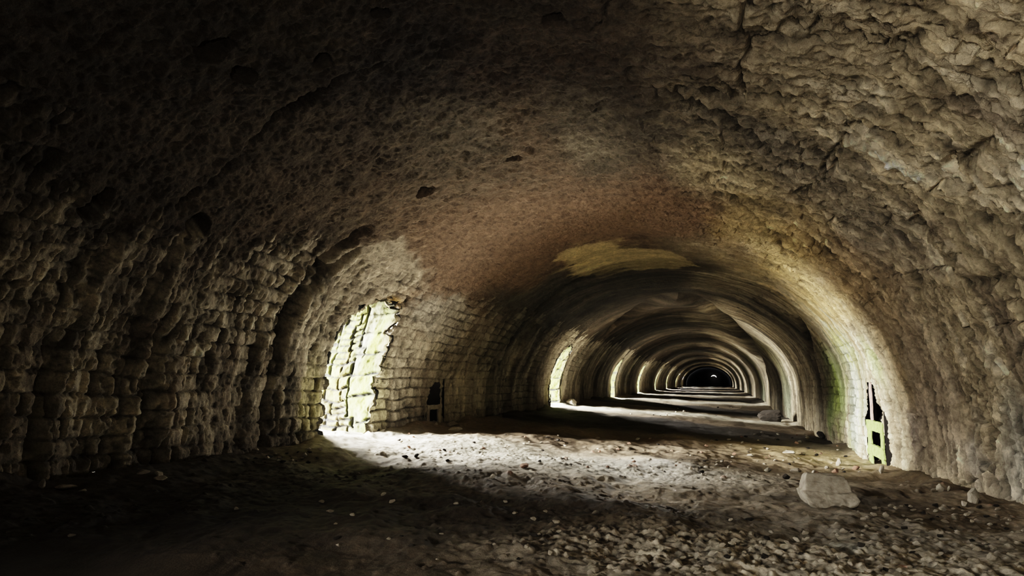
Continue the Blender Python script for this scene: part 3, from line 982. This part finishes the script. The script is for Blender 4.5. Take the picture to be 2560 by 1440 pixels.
# --- countable loose stones of the ground
def scatter(n, box, sizes, kinds, label, group, poly=None):
    k = 0
    while k < n:
        px = random.uniform(box[0], box[2]); py = random.uniform(box[1], box[3])
        if poly and not poly(px, py): continue
        w_ = random.uniform(*sizes) * (.6 + .8 * (py - 955) / 400)
        g_ = ground_hit(px, py); r_ = w_ / F_PX * float(np.dot(g_ - _o, _f))
        if not -3.6 < g_[0] < 1.9: continue
        if any((g_[0] - q[0]) ** 2 + (g_[1] - q[1]) ** 2 < (1.3 * (r_ + q[2])) ** 2 for q in PLACED): continue
        PLACED.append((g_[0], g_[1], r_))
        put_rock('pebble', random.choice(kinds), px, py, w_, w_ * random.uniform(.35, .6), label, 'pebble', group)
        k += 1


scatter(70, (1450, 1330, 2560, 1438), (6, 15), ['grey', 'grey', 'pale', 'pale', 'dark'], 'small loose pebble among the grey gravel along the bottom right of the photo', 'pebbles on the near gravel', lambda x, y: y > 1440 - (x - 1450) * .25)
scatter(45, (2150, 1265, 2560, 1335), (6, 14), ['grey', 'grey', 'pale', 'dark'], 'small loose stone on the brown soil at the foot of the near right wall', 'loose stones under the near right wall')
scatter(60, (1750, 1085, 2160, 1185), (5, 12), ['grey', 'grey', 'red', 'dark', 'grey', 'pale'], 'small loose stone on the brown dirt rise before the lit right wall', 'loose stones on the brown dirt')
scatter(55, (950, 1085, 1750, 1190), (5, 12), ['grey', 'pale', 'dark', 'red'], 'small stone scattered over the bright daylight patch on the floor', 'stones on the bright patch', lambda x, y: 1062 + (x - 900) * .05 < y < 1110 + (x - 900) * .11)
scatter(26, (500, 1110, 800, 1160), (6, 14), ['grey', 'pale', 'dark'], 'small stone in the dark along the foot of the left wall', 'stones along the left wall', lambda x, y: y > 1185 - (x - 400) * .16)
scatter(30, (800, 1240, 1500, 1430), (6, 13), ['grey', 'dark', 'grey'], 'dull pebble lying on the dark brown floor in the foreground', 'pebbles on the dark floor')
scatter(14, (1560, 1015, 1900, 1045), (5, 9), ['grey', 'pale', 'dark'], 'tiny stone on the second lit patch down the tunnel', 'stones on the second lit patch')


# ------------------------------------------------------------------ flue openings
def chip_box(x0, x1, y0, y1, z0, z1, seed, cuts=10, amp=.008):
    bm = bmesh.new(); bmesh.ops.create_cube(bm, size=1)
    bmesh.ops.subdivide_edges(bm, edges=bm.edges[:], cuts=cuts, use_grid_fill=True)
    co = np.array([v.co[:] for v in bm.verts])
    cl = np.clip(co, -.46, .46); dv_ = co - cl
    co = cl + dv_ * (.04 / np.maximum(np.linalg.norm(dv_, axis=1), .04))[:, None]
    P = np.stack([(x0 + x1) / 2 + co[:, 0] * (x1 - x0), (y0 + y1) / 2 + co[:, 1] * (y1 - y0), (z0 + z1) / 2 + co[:, 2] * (z1 - z0)], 1)
    for k in range(3):
        P[:, k] += fbm(P[:, (k + 1) % 3] * 14 + seed, P[:, (k + 2) % 3] * 14 + k * 5, seed + k, 3) * amp
    for v, c in zip(bm.verts, P): v.co = c
    me = bpy.data.meshes.new('part'); bm.to_mesh(me); bm.free()
    me.polygons.foreach_set('use_smooth', np.full(len(me.polygons), False))
    return me


def part(name, me, mat, root, loc, label=None):
    me.name = name; me.materials.append(mat)
    o = bpy.data.objects.new(name, me); COL.objects.link(o); o.parent = root
    o.location = (-loc[0], -loc[1], -loc[2])
    if label: o['label'] = label
    return o


def recess_mesh(xf, xb, y0, y1, z0, z1):
    v = [(xf, y0, z0), (xf, y1, z0), (xf, y1, z1), (xf, y0, z1), (xb, y0, z0), (xb, y1, z0), (xb, y1, z1), (xb, y0, z1)]
    f = [(4, 5, 6, 7), (0, 1, 5, 4), (1, 2, 6, 5), (2, 3, 7, 6), (3, 0, 4, 7)]
    me = bpy.data.meshes.new('recess'); me.from_pydata(v, [], f); return me


def zpx(px, py): return float(z_of_s(hit(px, py)[0]))


def flue(side, ya, yb, ztop, zbot, zs, label, lint_mat, mat_post, post_frac, bar_mat):
    """zs: list of (z0,z1) of the lintels"""
    y0, y1 = min(ya, yb), max(ya, yb)
    xw = CX + side * A
    root = bpy.data.objects.new('flue_opening', None); COL.objects.link(root)
    loc = (xw, (y0 + y1) / 2, zbot); root.location = loc
    tag(root, label, 'flue opening', 'flue openings low in the kiln walls')
    part('recess', recess_mesh(xw - side * .0, xw + side * .7, y0 - .12, y1 + .12, zbot - .2, ztop + .12), M_BLACK, root, loc, 'black recess behind the stone bars')
    for k, (a, b) in enumerate(zs):
        part('lintel', chip_box(xw - side * .012, xw + side * .02, y0 - .02, y1 + .03, a, b, 3 + k), lint_mat, root, loc)
    # uprights that stand between the lintels
    segs = [(zs[i + 1][1], zs[i][0]) for i in range(len(zs) - 1)] + [(zbot - .12, zs[-1][0])]
    w = (y1 - y0)
    for (a, b) in segs:
        part('upright', chip_box(xw - side * .004, xw + side * .018, y0 + .0, y0 + w * .16, a - .01, b + .01, 11, 6, .006), mat_post, root, loc)
        part('upright', chip_box(xw - side * .004, xw + side * .018, y1 - w * .22, y1, a - .01, b + .01, 12, 6, .006), mat_post, root, loc)
    if bar_mat:
        yb0 = y0 + w * post_frac
        part('middle_bar', chip_box(xw + side * .0, xw + side * .02, yb0, yb0 + w * .10, zs[0][1] - .01, ztop + .03, 21, 8, .008), bar_mat, root, loc, 'pinkish stone bar greening at its foot')
    return root


flue(1, yr_a, yr_b, z_top_r, z_bot_r, [(zpx(2185, 1078), zpx(2185, 1052)), (zpx(2185, 1139), zpx(2185, 1112))],
     'flue opening in right wall with algae-green lintels and a pinkish bar', M_MOSS, M_MOSS, .62, M_BAR)
flue(-1, yl_a, yl_b, z_top_l, z_bot_l, [(zpx(1086, 1023), zpx(1086, 1012))],
     'dark flue opening in left wall beyond the first doorway with one pale lintel', M_GREY, M_GREY, .4, None)

# ------------------------------------------------------------------ light: overcast day outside every doorway
world = bpy.data.worlds.new('sky'); SC.world = world; world.use_nodes = True
wb = world.node_tree.nodes['Background']
wb.inputs['Color'].default_value = (.82, .9, 1, 1); wb.inputs['Strength'].default_value = 1.0


def aim(o, dst):
    from mathutils import Vector
    o.rotation_euler = (Vector(dst) - o.location).to_track_quat('-Z', 'Y').to_euler()


def area(name, loc, dst, sx, sy, power, col=(1, .96, .87)):
    l = bpy.data.lights.new(name, 'AREA'); l.shape = 'RECTANGLE'
    l.size = sx; l.size_y = sy; l.energy = power; l.color = col
    o = bpy.data.objects.new(name, l); COL.objects.link(o)
    o.location = loc; aim(o, dst)


def daylight(k, a_, b_, power):
    yc = (a_ + b_) / 2
    # open sky seen obliquely past the doorway, and the steeper sky straight above it
    area('daylight', (-3.87 - 3.4, yc - 2.2, 1.6), (-1.0, yc + 1.6, .4), 1.6, 1.8, power)
    area('high_daylight', (-3.87 - 2.6, yc + .7, 2.5), (-2.6, yc + .1, .25), 2.4, .8, power * (.26 if k < 2 else .3))


for k, (a_, b_) in enumerate(DOORS):
    daylight(k, a_, b_, 5000 if k else 5000)


def fill_spot(name, loc, dst, power, angle, col=(1, .95, .84), radius=.0, blend=1.0):
    l = bpy.data.lights.new(name, 'SPOT'); l.energy = power; l.spot_size = math.radians(angle); l.spot_blend = blend
    l.color = col; l.shadow_soft_size = radius
    o = bpy.data.objects.new(name, l); COL.objects.link(o)
    o.location = loc; aim(o, dst)


# added fill spots standing in for light thrown back by the bright floor patches and the lit bays
fill_spot('bounce_fill', (-.6, 8.6, .45), (-3.9, 4.3, 1.25), 66, 145)
fill_spot('doorway_fill', (-3.3, -2.4, 1.35), (1.5, 5.4, 0), 440, 52, radius=.15)  # added fill for the right foreground, from the rear doorway side
fill_spot('bounce_fill', (.2, -1.5, .35), (1.9, 6.0, 1.9), 54, 110)

SC.view_settings.view_transform = 'Filmic'
SC.view_settings.look = 'High Contrast'
SC.view_settings.exposure = 1.0
SC.view_settings.gamma = 1.25
SC.cycles.max_bounces = 7
SC.cycles.adaptive_threshold = .08
SC.cycles.diffuse_bounces = 6
SC.cycles.sample_clamp_indirect = 8
SC.cycles.use_denoising = True
